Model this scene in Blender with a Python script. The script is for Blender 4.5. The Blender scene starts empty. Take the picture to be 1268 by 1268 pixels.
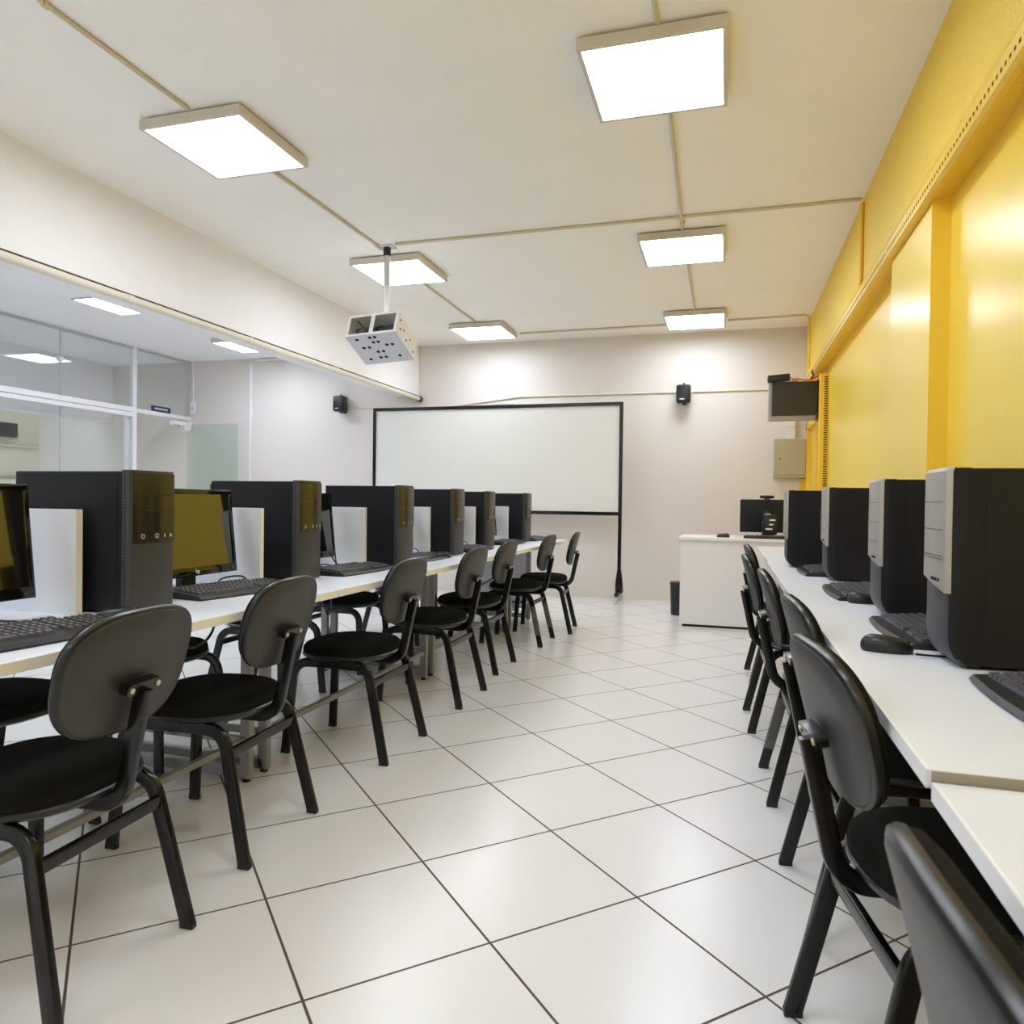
import bpy, bmesh, math, random
from mathutils import Vector, Matrix
random.seed(4)
PI = math.pi
S = bpy.context.scene
C = S.collection
V = Vector

# ------------------------------------------------------------------ materials
def mat(name, col, rough=.5, metal=0., var=.03, scale=8., bump=0., bscale=60., spec=.5, coat=0., emit=0.):
    m = bpy.data.materials.new(name); m.use_nodes = True
    nt = m.node_tree; n = nt.nodes; l = nt.links
    b = n['Principled BSDF']
    b.inputs['Roughness'].default_value = rough
    b.inputs['Metallic'].default_value = metal
    b.inputs['Specular IOR Level'].default_value = spec
    b.inputs['Coat Weight'].default_value = coat
    b.inputs['Coat Roughness'].default_value = .08
    tc = n.new('ShaderNodeTexCoord')
    nz = n.new('ShaderNodeTexNoise'); nz.inputs['Scale'].default_value = scale; nz.inputs['Detail'].default_value = 4
    l.new(tc.outputs['Object'], nz.inputs['Vector'])
    mx = n.new('ShaderNodeMix'); mx.data_type = 'RGBA'
    mx.inputs[6].default_value = (*[c*(1-var) for c in col], 1)
    mx.inputs[7].default_value = (*[min(1, c*(1+var)) for c in col], 1)
    l.new(nz.outputs['Fac'], mx.inputs[0]); l.new(mx.outputs[2], b.inputs['Base Color'])
    if bump:
        nb = n.new('ShaderNodeTexNoise'); nb.inputs['Scale'].default_value = bscale; nb.inputs['Detail'].default_value = 3
        l.new(tc.outputs['Object'], nb.inputs['Vector'])
        bp = n.new('ShaderNodeBump'); bp.inputs['Strength'].default_value = bump; bp.inputs['Distance'].default_value = .01
        l.new(nb.outputs['Fac'], bp.inputs['Height']); l.new(bp.outputs['Normal'], b.inputs['Normal'])
    if emit:
        b.inputs['Emission Color'].default_value = (*col, 1); b.inputs['Emission Strength'].default_value = emit
    return m

def srgb(r, g, b):
    f = lambda c: (c/255/12.92) if c/255 <= .04045 else ((c/255+.055)/1.055)**2.4
    return (f(r), f(g), f(b))

M = {}
M['ceiling'] = mat('ceiling_paint', srgb(244, 241, 234), .9, var=.03, scale=3, bump=.12, bscale=90)
M['ceil_left'] = mat('side_ceiling_paint', srgb(246, 246, 247), .9, var=.02, scale=2)
M['beam'] = mat('beam_paint', srgb(243, 242, 244), .8, var=.02, bump=.25, bscale=130)
M['yellow_rough'] = mat('yellow_textured_paint', srgb(244, 206, 70), .5, var=.06, scale=25, bump=.8, bscale=75)
M['yellow'] = mat('yellow_gloss_paint', srgb(246, 211, 74), .28, var=.02, scale=3)
M['yellow_metal'] = mat('yellow_painted_metal', srgb(240, 198, 60), .35, var=.03)
M['slot'] = mat('slot_shadow_hole', srgb(70, 48, 8), .8)
M['cream'] = mat('cream_plastic', srgb(222, 212, 188), .5)
M['cream_edge'] = mat('cream_edge_band', srgb(234, 230, 216), .45, var=.06, scale=14)
M['white_lam'] = mat('white_laminate', srgb(222, 226, 235), .38, var=.015, scale=6)
M['grey_edge'] = mat('grey_raw_edge', srgb(150, 142, 130), .7, var=.1, scale=30)
M['white_edge'] = mat('white_edge_band', srgb(222, 222, 224), .45)
M['desk_cream'] = mat('cream_laminate', srgb(230, 228, 230), .45, var=.02)
M['steel'] = mat('grey_painted_steel', srgb(150, 150, 150), .35, metal=.35, var=.05)
M['aluminium'] = mat('white_aluminium', srgb(236, 236, 240), .4, var=.02)
M['alu_grey'] = mat('grey_aluminium', srgb(190, 192, 198), .4, var=.02)
M['black_metal'] = mat('black_enamel', srgb(10, 10, 10), .22, var=.2, scale=40, spec=.45)
M['fabric'] = mat('black_fabric', srgb(24, 24, 21), .95, var=.25, scale=220, bump=.3, bscale=500, spec=.12)
M['shell'] = mat('charcoal_plastic_shell', srgb(54, 54, 56), .45, var=.06, scale=18, bump=.08, bscale=500)
M['rim'] = mat('black_plastic_rim', srgb(22, 22, 22), .32, var=.1)
M['screw'] = mat('brass_screw_head', srgb(205, 196, 160), .3, metal=.6)
M['case'] = mat('black_case_steel', srgb(20, 20, 25), .5, var=.06, scale=30, bump=.04, bscale=700, spec=.3)
M['bezel'] = mat('charcoal_bezel_plastic', srgb(58, 58, 60), .45, var=.05, bump=.06, bscale=600)
M['gloss_panel'] = mat('glossy_brown_panel', srgb(34, 31, 24), .16, var=.05, spec=.6)
M['silver'] = mat('silver_plastic', srgb(165, 160, 154), .4, metal=.25, var=.03)
M['dark_grey'] = mat('dark_grey_plastic', srgb(62, 61, 66), .5, bump=.1, bscale=500)
M['black_plastic'] = mat('black_plastic', srgb(24, 24, 25), .35, var=.1)
M['gloss_black'] = mat('glossy_black_bezel', srgb(14, 14, 14), .1, spec=.6)
M['screen'] = mat('dark_screen', srgb(12, 12, 12), .03, spec=1., var=.02, coat=1.)
M['screen_matte'] = mat('matt_dark_screen', srgb(52, 46, 32), .35)
M['key'] = mat('grey_keycap', srgb(74, 74, 80), .4, var=.1, scale=60)
M['kb'] = mat('black_keyboard_plastic', srgb(32, 32, 34), .4)
M['white_mark'] = mat('white_marking', srgb(235, 235, 235), .5)
M['pipe'] = mat('cream_pvc_pipe', srgb(226, 219, 202), .4, var=.04, scale=5)
M['legend'] = mat('grey_key_legend', srgb(150, 150, 154), .5)
M['gap_shade'] = mat('painted_gap_shade', srgb(70, 56, 36), .8)  # shade of the open gap under the left beam, put into a colour
M['conduit'] = mat('cream_conduit', srgb(208, 196, 166), .45, var=.05)
M['white_metal'] = mat('white_painted_steel', srgb(232, 232, 232), .45, var=.02)
M['grey_metal'] = mat('light_grey_painted_steel', srgb(205, 206, 210), .45, var=.02)
M['dark_inner'] = mat('dark_grey_projector_plastic', srgb(62, 62, 66), .6)
M['hole'] = mat('dark_hole', srgb(22, 22, 24), .9)
M['khaki'] = mat('khaki_grey_enamel', srgb(178, 170, 138), .45, var=.03)
M['board'] = mat('white_board_surface', srgb(226, 226, 221), .3, var=.01)
M['lamp_frame'] = mat('lamp_frame_enamel', srgb(206, 200, 186), .5)
M['skirting'] = mat('white_skirting_tile', srgb(222, 216, 208), .3)
M['red'] = mat('red_cable_sheath', srgb(200, 50, 60), .5)
M['blue'] = mat('blue_cable_sheath', srgb(60, 84, 140), .5)
M['navy'] = mat('navy_sign_plate', srgb(44, 54, 96), .5)
M['tape'] = mat('marbled_grey_tape', srgb(84, 84, 86), .35, var=.55, scale=45)
M['beige_wall'] = mat('cream_wall_paint', srgb(230, 228, 206), .8)
M['lamp'] = mat('lit_diffuser', (.82, .895, 1), .5, var=0, emit=9.)
M['lamp_beyond'] = mat('lit_blue_white_diffuser', (.68, .80, 1), .5, var=0, emit=11.)
M['lamp_left'] = mat('lit_cool_diffuser', (.82, .885, 1), .5, var=0, emit=9.)

def wall_back_mat():
    m = mat('back_wall_paint', srgb(222, 216, 211), .75, var=.02, scale=2)
    nt = m.node_tree; n = nt.nodes; l = nt.links; b = n['Principled BSDF']
    tc = n.new('ShaderNodeTexCoord'); sp = n.new('ShaderNodeSeparateXYZ'); l.new(tc.outputs['Object'], sp.inputs[0])
    mr = n.new('ShaderNodeMapRange'); mr.inputs[1].default_value = 2.34; mr.inputs[2].default_value = 2.40
    mr.inputs[3].default_value = .03; mr.inputs[4].default_value = .5
    l.new(sp.outputs['Z'], mr.inputs[0])
    nb = n.new('ShaderNodeTexNoise'); nb.inputs['Scale'].default_value = 55; nb.inputs['Detail'].default_value = 3
    l.new(tc.outputs['Object'], nb.inputs['Vector'])
    bp = n.new('ShaderNodeBump'); bp.inputs['Distance'].default_value = .012
    l.new(mr.outputs[0], bp.inputs['Strength']); l.new(nb.outputs['Fac'], bp.inputs['Height'])
    l.new(bp.outputs['Normal'], b.inputs['Normal'])
    return m
M['wall_back'] = wall_back_mat()

def floor_mat():
    m = mat('glazed_floor_tiles', srgb(228, 226, 225), .22, var=.02, scale=1.5, bump=.05, bscale=160)
    nt = m.node_tree; n = nt.nodes; l = nt.links; b = n['Principled BSDF']
    s = .4177*1.09; a = math.radians(28.4337+16.5)
    ox, oz = -.4041*1.09, 1.4334*1.09; p = math.radians(16.5)
    x0 = ox*math.cos(p)-oz*math.sin(p); y0 = ox*math.sin(p)+oz*math.cos(p)
    tc = n.new('ShaderNodeTexCoord')
    def axis(cx, cy):
        d = n.new('ShaderNodeVectorMath'); d.operation = 'DOT_PRODUCT'; d.inputs[1].default_value = (cx/s, cy/s, 0)
        l.new(tc.outputs['Object'], d.inputs[0])
        o = n.new('ShaderNodeMath'); o.operation = 'SUBTRACT'; o.inputs[1].default_value = (x0*cx+y0*cy)/s
        l.new(d.outputs['Value'], o.inputs[0])
        f = n.new('ShaderNodeMath'); f.operation = 'PINGPONG'; f.inputs[1].default_value = .5; l.new(o.outputs[0], f.inputs[0])
        return f.outputs[0]
    mn = n.new('ShaderNodeMath'); mn.operation = 'MINIMUM'
    l.new(axis(math.cos(a), math.sin(a)), mn.inputs[0]); l.new(axis(-math.sin(a), math.cos(a)), mn.inputs[1])
    mr = n.new('ShaderNodeMapRange'); mr.inputs[1].default_value = .0028/s; mr.inputs[2].default_value = .0040/s
    l.new(mn.outputs[0], mr.inputs[0])
    mx = n.new('ShaderNodeMix'); mx.data_type = 'RGBA'; mx.inputs[6].default_value = (*srgb(78, 66, 48), 1)
    old = b.inputs['Base Color'].links[0].from_socket
    l.new(mr.outputs[0], mx.inputs[0]); l.new(old, mx.inputs[7]); l.new(mx.outputs[2], b.inputs['Base Color'])
    r = n.new('ShaderNodeMapRange'); r.inputs[3].default_value = .8; r.inputs[4].default_value = .22
    l.new(mr.outputs[0], r.inputs[0]); l.new(r.outputs[0], b.inputs['Roughness'])
    return m
M['floor'] = floor_mat()

def glass_mat(name, tint, refl=1.):
    m = bpy.data.materials.new(name); m.use_nodes = True
    nt = m.node_tree; n = nt.nodes; l = nt.links
    n.remove(n['Principled BSDF'])
    tr = n.new('ShaderNodeBsdfTransparent'); tr.inputs[0].default_value = (*tint, 1)
    gl = n.new('ShaderNodeBsdfGlossy'); gl.inputs['Roughness'].default_value = .01
    fr = n.new('ShaderNodeFresnel')
    ge = n.new('ShaderNodeNewGeometry'); ir = n.new('ShaderNodeMapRange'); ir.inputs[3].default_value = 1.5; ir.inputs[4].default_value = 1/1.5
    l.new(ge.outputs['Backfacing'], ir.inputs[0]); l.new(ir.outputs[0], fr.inputs[0])
    mu = n.new('ShaderNodeMath'); mu.operation = 'MULTIPLY'; mu.inputs[1].default_value = refl; l.new(fr.outputs[0], mu.inputs[0])
    mx = n.new('ShaderNodeMixShader'); l.new(mu.outputs[0], mx.inputs[0]); l.new(tr.outputs[0], mx.inputs[1]); l.new(gl.outputs[0], mx.inputs[2])
    l.new(mx.outputs[0], n['Material Output'].inputs[0])
    return m
M['glass'] = glass_mat('clear_pane_glass', (.95, .965, .97))
M['glass_door'] = glass_mat('green_door_glass', (.92, .955, .94))

# ------------------------------------------------------------------ mesh helpers
def obj(name, bm, m, parent=None, smooth=False, kind=None, label=None, cat=None, group=None, angle=40):
    me = bpy.data.meshes.new(name)
    bmesh.ops.recalc_face_normals(bm, faces=bm.faces)
    if smooth:
        for f in bm.faces: f.smooth = True
        ca = math.radians(angle)
        for e in bm.edges:
            if len(e.link_faces) == 2 and e.calc_face_angle(0) > ca: e.smooth = False
    bm.to_mesh(me); bm.free()
    for q in (m if isinstance(m, tuple) else (m,)): me.materials.append(M[q])
    o = bpy.data.objects.new(name, me); C.objects.link(o)
    if parent: o.parent = parent
    if kind: o['kind'] = kind
    if label: o['label'] = label
    if cat: o['category'] = cat
    if group: o['group'] = group
    return o

def thing(name, label, cat, loc=(0, 0, 0), rz=0, group=None):
    o = bpy.data.objects.new(name, None); C.objects.link(o)
    o.location = loc; o.rotation_euler = (0, 0, rz); o.empty_display_size = .1
    o['label'] = label; o['category'] = cat
    if group: o['group'] = group
    return o

def B(): return bmesh.new()

def box(bm, x0, x1, y0, y1, z0, z1, bev=0., seg=2, mtx=None):
    r = bmesh.ops.create_cube(bm, size=1)
    vs = r['verts']
    for v in vs:
        v.co = V(((x0+x1)/2+v.co.x*(x1-x0), (y0+y1)/2+v.co.y*(y1-y0), (z0+z1)/2+v.co.z*(z1-z0)))
    if bev:
        es = list({e for v in vs for e in v.link_edges})
        rr = bmesh.ops.bevel(bm, geom=es, offset=bev, segments=seg, affect='EDGES', profile=.5)
        vs = rr['verts']
    if mtx is not None:
        vv = list({v for v in vs})
        bmesh.ops.transform(bm, matrix=mtx, verts=vv)
    return bm

def cyl(bm, p, q, r, n=16, r2=None):
    p, q = V(p), V(q); d = q-p
    rot = d.to_track_quat('Z', 'Y').to_matrix().to_4x4()
    bmesh.ops.create_cone(bm, cap_ends=True, segments=n, radius1=r, radius2=r if r2 is None else r2, depth=d.length,
                          matrix=Matrix.Translation((p+q)/2) @ rot)
    return bm

def circ(r, n=10): return [(r*math.cos(2*PI*i/n), r*math.sin(2*PI*i/n)) for i in range(n)]
def rrect(w, h, r, k=3):
    o = []
    for cx, cy, a0 in ((w/2-r, h/2-r, 0), (-w/2+r, h/2-r, 90), (-w/2+r, -h/2+r, 180), (w/2-r, -h/2+r, 270)):
        for i in range(k+1):
            a = math.radians(a0+90*i/k); o.append((cx+r*math.cos(a), cy+r*math.sin(a)))
    return o

def fillet(pts, rad, n=6):
    pts = [V(p) for p in pts]; out = [pts[0]]
    for i in range(1, len(pts)-1):
        a, b, c = pts[i-1], pts[i], pts[i+1]
        u, w = (a-b).normalized(), (c-b).normalized()
        ang = u.angle(w); t = min(rad/math.tan(ang/2), (a-b).length*.49, (c-b).length*.49)
        r = t*math.tan(ang/2)
        ctr = b+(u+w).normalized()*(r/math.sin(ang/2))
        s, e = b+u*t-ctr, b+w*t-ctr
        tot = s.angle(e); ax = s.cross(e).normalized()
        for k in range(n+1): out.append(ctr+Matrix.Rotation(tot*k/n, 3, ax) @ s)
    out.append(pts[-1]); return out

def sweep(bm, pts, prof, ref=(0, 0, 1), close=False):
    pts = [V(p) for p in pts]; ref = V(ref); rings = []
    for i, p in enumerate(pts):
        a = pts[max(i-1, 0)]; b = pts[min(i+1, len(pts)-1)]
        t = (b-a).normalized()
        if 0 < i < len(pts)-1:
            t = ((p-a).normalized()+(b-p).normalized()).normalized()
        r = ref-t*ref.dot(t)
        if r.length < 1e-3: r = V((1, 0, 0))-t*t.x
        r.normalize(); n = t.cross(r)
        rings.append([bm.verts.new(p+r*x+n*y) for x, y in prof])
    k = len(prof)
    for A, D in zip(rings, rings[1:]):
        for j in range(k): bm.faces.new((A[j], A[(j+1) % k], D[(j+1) % k], D[j]))
    bm.faces.new(rings[0][::-1]); bm.faces.new(rings[-1])
    return bm

def wire(bm, pts, r, n=6, sub=6):
    """smooth round cable through the points (Catmull-Rom)"""
    P = [V(p) for p in pts]; P = [P[0]*2-P[1]]+P+[P[-1]*2-P[-2]]; out = []
    for i in range(1, len(P)-2):
        a, b, c, d = P[i-1:i+3]
        for k in range(sub):
            t = k/sub
            out.append(.5*((2*b)+(c-a)*t+(2*a-5*b+4*c-d)*t*t+(3*b-a-3*c+d)*t**3))
    out.append(P[-2])
    return sweep(bm, out, circ(r, n), (.13, .21, .97))

def sup(a, b, n=2.6, k=40, taper=0.):
    o = []
    for i in range(k):
        t = 2*PI*i/k; c, s = math.cos(t), math.sin(t)
        x = a*math.copysign(abs(c)**(2/n), c); y = b*math.copysign(abs(s)**(2/n), s)
        o.append((x*(1+taper*y/b), y))
    return o

def loft(bm, outline, rings, f):
    """rings: (scale_x, scale_y, h); f maps (x, y, h) to a point"""
    R = [[bm.verts.new(f(x*sx, y*sy, h)) for x, y in outline] for sx, sy, h in rings]
    k = len(outline)
    for A, D in zip(R, R[1:]):
        for j in range(k): bm.faces.new((A[j], A[(j+1) % k], D[(j+1) % k], D[j]))
    bm.faces.new(R[0][::-1]); bm.faces.new(R[-1])
    return bm

def prism(bm, outline, f0, f1):
    A = [bm.verts.new(f0(x, y)) for x, y in outline]; D = [bm.verts.new(f1(x, y)) for x, y in outline]
    k = len(outline)
    for j in range(k): bm.faces.new((A[j], A[(j+1) % k], D[(j+1) % k], D[j]))
    bm.faces.new(A[::-1]); bm.faces.new(D); return bm

def copy_tree(o, parent=None):
    c = o.copy(); C.objects.link(c)
    if parent: c.parent = parent
    for ch in list(o.children): copy_tree(ch, c)
    return c

def text_bm(body, size, mtx, depth=.0006):
    cu = bpy.data.curves.new('lettering', 'FONT'); cu.body = body; cu.size = size; cu.extrude = depth; cu.align_x = 'CENTER'
    t = bpy.data.objects.new('lettering', cu); C.objects.link(t)
    bpy.context.view_layer.update()
    me = bpy.data.meshes.new_from_object(t)
    bm = B(); bm.from_mesh(me); bmesh.ops.transform(bm, matrix=mtx, verts=bm.verts)
    bpy.data.objects.remove(t); bpy.data.curves.remove(cu); bpy.data.meshes.remove(me)
    return bm

def struct(name, bm, m, parent=None, **k):
    return obj(name, bm, m, parent, kind='structure', **k)

# ------------------------------------------------------------------ room shell
YB, HC, HL, Y0 = 8.40, 3.02, 2.97, -2.6
XP = -7.17           # glass partition
struct('floor', box(B(), -10.0, 1.2, Y0-.1, YB+.1, -.1, 0), 'floor')
struct('ceiling', box(B(), -3.75, 1.2, Y0-.1, YB+.1, HC, HC+.1), 'ceiling')
struct('ceiling_side', box(B(), -10.0, -4.0, Y0-.1, YB+.1, HL, HC+.1), 'ceil_left')
struct('wall_back', box(B(), -10.0, .868, YB, YB+.1, 0, HC), 'wall_back')
struct('wall_front', box(B(), -10.0, 1.2, Y0-.1, Y0, 0, HC), 'beam')
bm = B(); box(bm, .865, 1.2, Y0, YB+.1, 0, 2.37); struct('wall_right', bm, 'yellow')
struct('trim_1', box(B(), .79, 1.2, Y0, YB, 2.37, HC), 'yellow_rough')          # beam over the recess
struct('trim_2', box(B(), .792, .865, 3.385, 4.15, 0, 2.37), 'yellow')             # pilaster
struct('trim_3', box(B(), -4.05, -3.73, Y0, YB, 2.405, HC), 'beam')              # beam on the left
struct('trim_4', box(B(), -8.75, -8.5, Y0, YB, 2.16, HL), 'beam')
struct('wall_left', box(B(), -10.0, -9.87, Y0, YB, 0, HL), 'beige_wall')
bm = B()
x = -7.1
while x < .8:
    box(bm, x, min(x+.447, .85), YB-.012, YB, 0, .085, .002); x += .45
struct('baseboard_back', bm, 'skirting')
# yellow door frame and painted corner at the back end of the right wall
fr = struct('door_1', box(B(), .835, .865, 7.55, 8.3, 0, 1.90), 'yellow_metal')
bm = B(); box(bm, .80, .865, 7.47, 7.55, 0, 1.98, .004); struct('door_frame', bm, 'yellow_metal', fr)
bm = B(); box(bm, .80, .865, 8.3, 8.395, 0, 1.98, .004); struct('door_frame', bm, 'yellow_metal', fr)
bm = B(); box(bm, .80, .865, 7.47, 8.395, 1.90, 1.98, .004); struct('door_frame', bm, 'yellow_metal', fr)

# ------------------------------------------------------------------ glass partition on the left
gp = thing('glass_partition', 'white aluminium and glass partition along the left side', 'partition', (XP, 0, 0))
def prof(x0, x1, y0, y1, z0, z1): return box(B(), x0, x1, y0, y1, z0, z1, .004)
obj('post', prof(-.03, .03, 7.37, 7.43, 0, HL-.002), 'aluminium', gp)
obj('post', prof(-.06, -.02, 7.30, 7.37, 0, 2.14), 'aluminium', gp)
obj('transom', prof(-.03, .035, Y0+.01, 7.37, 2.155, 2.215), 'aluminium', gp)
obj('transom', prof(-.03, .03, 7.43, 8.395, 2.155, 2.205), 'aluminium', gp)
obj('track', prof(-.02, .045, Y0+.01, 7.37, 2.095, 2.145), 'aluminium', gp)
obj('head_rail', prof(-.02, .02, Y0+.01, 8.395, HL-.028, HL-.003), 'alu_grey', gp)
ys = [Y0+.02, -.4, 1.3, 2.98, 4.67, 6.36, 7.37]
for a, b in zip(ys, ys[1:]):
    obj('upper_pane', box(B(), -.004, .004, a+.003, b-.003, 2.215, HL-.028), 'glass', gp)
    obj('lower_pane', box(B(), -.004, .004, a+.003, b-.003, .06, 2.10), 'glass', gp)
    if b < 7:
        obj('joint_strip', box(B(), -.007, .007, b-.006, b+.006, 2.215, HL-.028), 'alu_grey', gp)
        obj('joint_strip', box(B(), -.007, .007, b-.006, b+.006, .06, 2.10), 'alu_grey', gp)
obj('upper_pane', box(B(), -.004, .004, 7.43, 8.395, 2.205, HL-.028), 'glass', gp)
obj('sill', prof(-.03, .03, Y0+.01, 7.37, .002, .06), 'aluminium', gp)
obj('patch_fitting', cyl(B(), (-.02, 6.36, 2.62), (.025, 6.36, 2.62), .028, 18), 'aluminium', gp, smooth=True)

gd = thing('glass_door', 'open frameless glass door leaf standing against the back wall', 'door', (-7.12, 8.28, 0))
obj('pane', box(B(), .02, .81, -.005, .005, .02, 2.09), 'glass_door', gd)
obj('edge_strip', box(B(), .81, .818, -.007, .007, .02, 2.09), 'alu_grey', gd)
obj('hinge', box(B(), -.02, .08, -.02, .02, 2.0, 2.12, .004), 'aluminium', gd)
obj('hinge', box(B(), -.02, .08, -.02, .02, .05, .17, .004), 'aluminium', gd)

sg = thing('door_sign', 'small navy blue sign on the white transom', 'sign', (XP, 7.85, 2.207))
obj('plate', box(B(), .012, .018, -.17, .17, 0, .075, .002), 'navy', sg)
bm = B()
for k in range(9):
    y = -.11+k*.026
    box(bm, .0181, .0188, y, y+.017, .028, .05)
obj('white_lettering', bm, 'white_mark', sg)
dc = thing('door_sensor', 'white door sensor box under the right end of the transom', 'sensor', (XP+.03, 8.1, 2.06))
obj('body', box(B(), 0, .09, -.12, .12, 0, .055, .012, 3), 'aluminium', dc, smooth=True)
obj('lens', cyl(B(), (.05, 0, .004), (.05, 0, -.006), .02, 12), 'hole', dc)

# things in the room beyond the glass
bx = thing('air_vent_box', 'dark grey box on the cream wall beyond the glass', 'box', (-9.868, 7.75, 1.92))
obj('housing', box(B(), 0, .09, -.24, .24, 0, .2, .01), 'dark_grey', bx)
obj('grille', box(B(), .09, .096, -.19, .19, .03, .17, .002), 'black_plastic', bx)
for z, x in ((1.82, 'upper'), (1.40, 'lower')):
    obj('conduit', sweep(B(), [(-9.84, Y0+.1, z), (-9.84, YB-.05, z-.02)], circ(.022, 10)), 'cream', smooth=True,
        label='%s cream conduit on the cream wall beyond the glass' % x, cat='conduit', group='conduits beyond the glass')
wf = struct('window_1', box(B(), -9.868, -9.84, 6.2, 8.0, .4, 1.32, .004), 'beige_wall')
bm = B()
for y in (6.25, 7.1, 7.95): box(bm, -9.84, -9.815, y-.03, y+.03, .4, 1.32, .003)
struct('window_frame', bm, 'aluminium', wf)

# ------------------------------------------------------------------ ceiling lights
def lamp(cx, cy, label, z=HC, mt='lamp', grp='ceiling light panels', a=.30, drop=.012, h=.048):
    t = thing('ceiling_light', label, 'light', (cx, cy, z), 0, grp)
    top = -drop
    bm = B()
    for (x0, x1, y0, y1) in ((-a, a, -a, -a+.018), (-a, a, a-.018, a), (-a, -a+.018, -a+.018, a-.018), (a-.018, a, -a+.018, a-.018)):
        box(bm, x0, x1, y0, y1, top-h, top)
    box(bm, -a+.018, a-.018, -a+.018, a-.018, top-.008, top)
    obj('frame', bm, 'lamp_frame', t)
    obj('diffuser', box(B(), -a+.0185, a-.0185, -a+.0185, a-.0185, top-h+.002, top-h+.008), mt, t)
    if h > .02:
        for s in (-1, 1): obj('mounting_clip', box(B(), s*.2-.012, s*.2+.012, -.2, .2, top, 0), 'lamp_frame', t)
    return t
lamp(-2.60, 3.32, 'square ceiling light at left nearest the camera, before the projector cage')
lamp(-2.62, 5.50, 'square ceiling light directly behind the projector cage pole')
lamp(-2.63, 7.68, 'small looking ceiling light at back left, nearest the whiteboard')
lamp(-.33, 3.27, 'largest square ceiling light, nearest the camera at upper right')
lamp(-.345, 5.53, 'middle ceiling light of the right line, just past the cross conduit')
lamp(-.345, 7.70, 'farthest ceiling light of the right line, near back wall')
lamp(-5.71, 5.74, 'nearer light under the side ceiling behind the left beam', HL, 'lamp_left', 'side ceiling light panels', drop=.002, h=.012)
lamp(-5.54, 7.48, 'farther light under the side ceiling behind the left beam', HL, 'lamp_left', 'side ceiling light panels', drop=.012)
for y in (1.1, -1.1):
    lamp(-2.60, y, 'ceiling light of the left line behind the camera, out of the photo')
    lamp(-.33, y, 'ceiling light of the right line behind the camera, out of the photo')
for y in (3.5, .9, -1.5):
    lamp(-5.72, y, 'side ceiling light hidden behind the left beam', HL, 'lamp_left', 'side ceiling light panels')
for y in (6.4, 3.0, 0):
    lamp(-9.2, y, 'ceiling light of the room beyond the glass', HL, 'lamp_beyond', 'lights beyond the glass')

# ------------------------------------------------------------------ conduits
def conduit(pts, label, m='conduit', r=.0105, fil=.05, clips=(), grp='surface conduits'):
    t = thing('conduit', label, 'conduit', (0, 0, 0), 0, grp)
    obj('tube', sweep(B(), fillet(pts, fil) if len(pts) > 2 else pts, circ(r, 10), (.3, .2, .9)), m, t, smooth=True)
    for c in clips:
        obj('clip', cyl(B(), V(c[0])-V(c[1])*.012, V(c[0])+V(c[1])*.012, r*1.45, 12), m, t, smooth=True)
    return t
zc = HC-.0115
conduit([(-2.585, Y0+.05, zc), (-2.585, 3.0, zc)], 'cream ceiling conduit running into the near left light', clips=[((-2.585, 2.22, zc), (0, 1, 0))])
conduit([(-2.585, 3.64, zc), (-2.56, 5.19, zc)], 'cream ceiling conduit between near left light and projector pole')
conduit([(-2.60, 5.82, zc), (-2.62, 7.36, zc)], 'cream ceiling conduit between the two far left lights')
conduit([(-.30, Y0+.05, zc), (-.30, 2.96, zc)], 'cream ceiling conduit running into the largest near right light')
conduit([(-.30, 3.60, zc), (-.33, 5.21, zc)], 'cream ceiling conduit between near and middle right lights', clips=[((-.325, 5.08, zc), (0, 1, 0))])
conduit([(-.33, 5.85, zc), (-.34, 7.38, zc)], 'cream ceiling conduit between middle and far right lights')
conduit([(-2.42, 4.99, zc+.001), (.775, 4.99, zc+.001)], 'cream conduit crossing the ceiling to the yellow wall')
conduit([(-2.3, 7.98, zc+.001), (-.66, 7.95, zc+.001)], 'cream conduit crossing the ceiling by the back wall, left part')
conduit([(-.02, 7.90, zc+.001), (.66, 7.865, zc+.001)], 'cream ceiling conduit from far right light towards the yellow wall')
conduit([(.661, 7.865, zc+.001), (.765, 7.86, zc+.001), (.765, 7.88, 2.475)], 'yellow conduit bending from the ceiling down the yellow wall at the back', 'yellow_metal', fil=.09)
conduit([(.777, 4.99, HC-.03), (.777, 4.99, 2.48)], 'yellow conduit dropping from the ceiling down the yellow beam', 'yellow_metal', r=.013)
# back wall
conduit([(-3.25, YB-.011, 2.26), (-2.42, YB-.011, 2.352), (-.57, YB-.011, 2.352)], 'thin conduit on back wall rising behind the whiteboard to the right speaker', 'cream', .009, .02)
conduit([(-.39, YB-.011, 2.352), (.42, YB-.011, 2.352)], 'thin conduit on back wall between right speaker and wall television', 'cream', .009)
conduit([(-4.63, YB-.011, 2.27), (-4.12, YB-.011, 2.262)], 'short thin conduit from left speaker to the whiteboard', 'cream', .007)
conduit([(-6.17, YB-.016, 2.88), (-6.17, YB-.016, .1)], 'white vertical conduit on the back wall right of the glass door', 'aluminium', .015,
        clips=[((-6.17, YB-.016, 2.24), (0, 0, 3)), ((-6.17, YB-.016, 2.86), (0, 0, 3))])
conduit([(-6.10, YB-.014, 2.945), (-4.0, YB-.014, 2.945)], 'white horizontal conduit at top of back wall under the side ceiling', 'aluminium', .013)
conduit([(-7.10, YB-.014, HL-.02), (-7.10, YB-.014, 2.23)], 'white vertical conduit in the corner beside the glass partition', 'aluminium', .012)
jb = thing('junction_box', 'white junction box on the conduit beside the glass partition', 'box', (-7.08, YB, 2.32))
obj('cover', box(B(), -.05, .05, -.055, -.03, -.08, .08, .008, 2), 'aluminium', jb)
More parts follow.
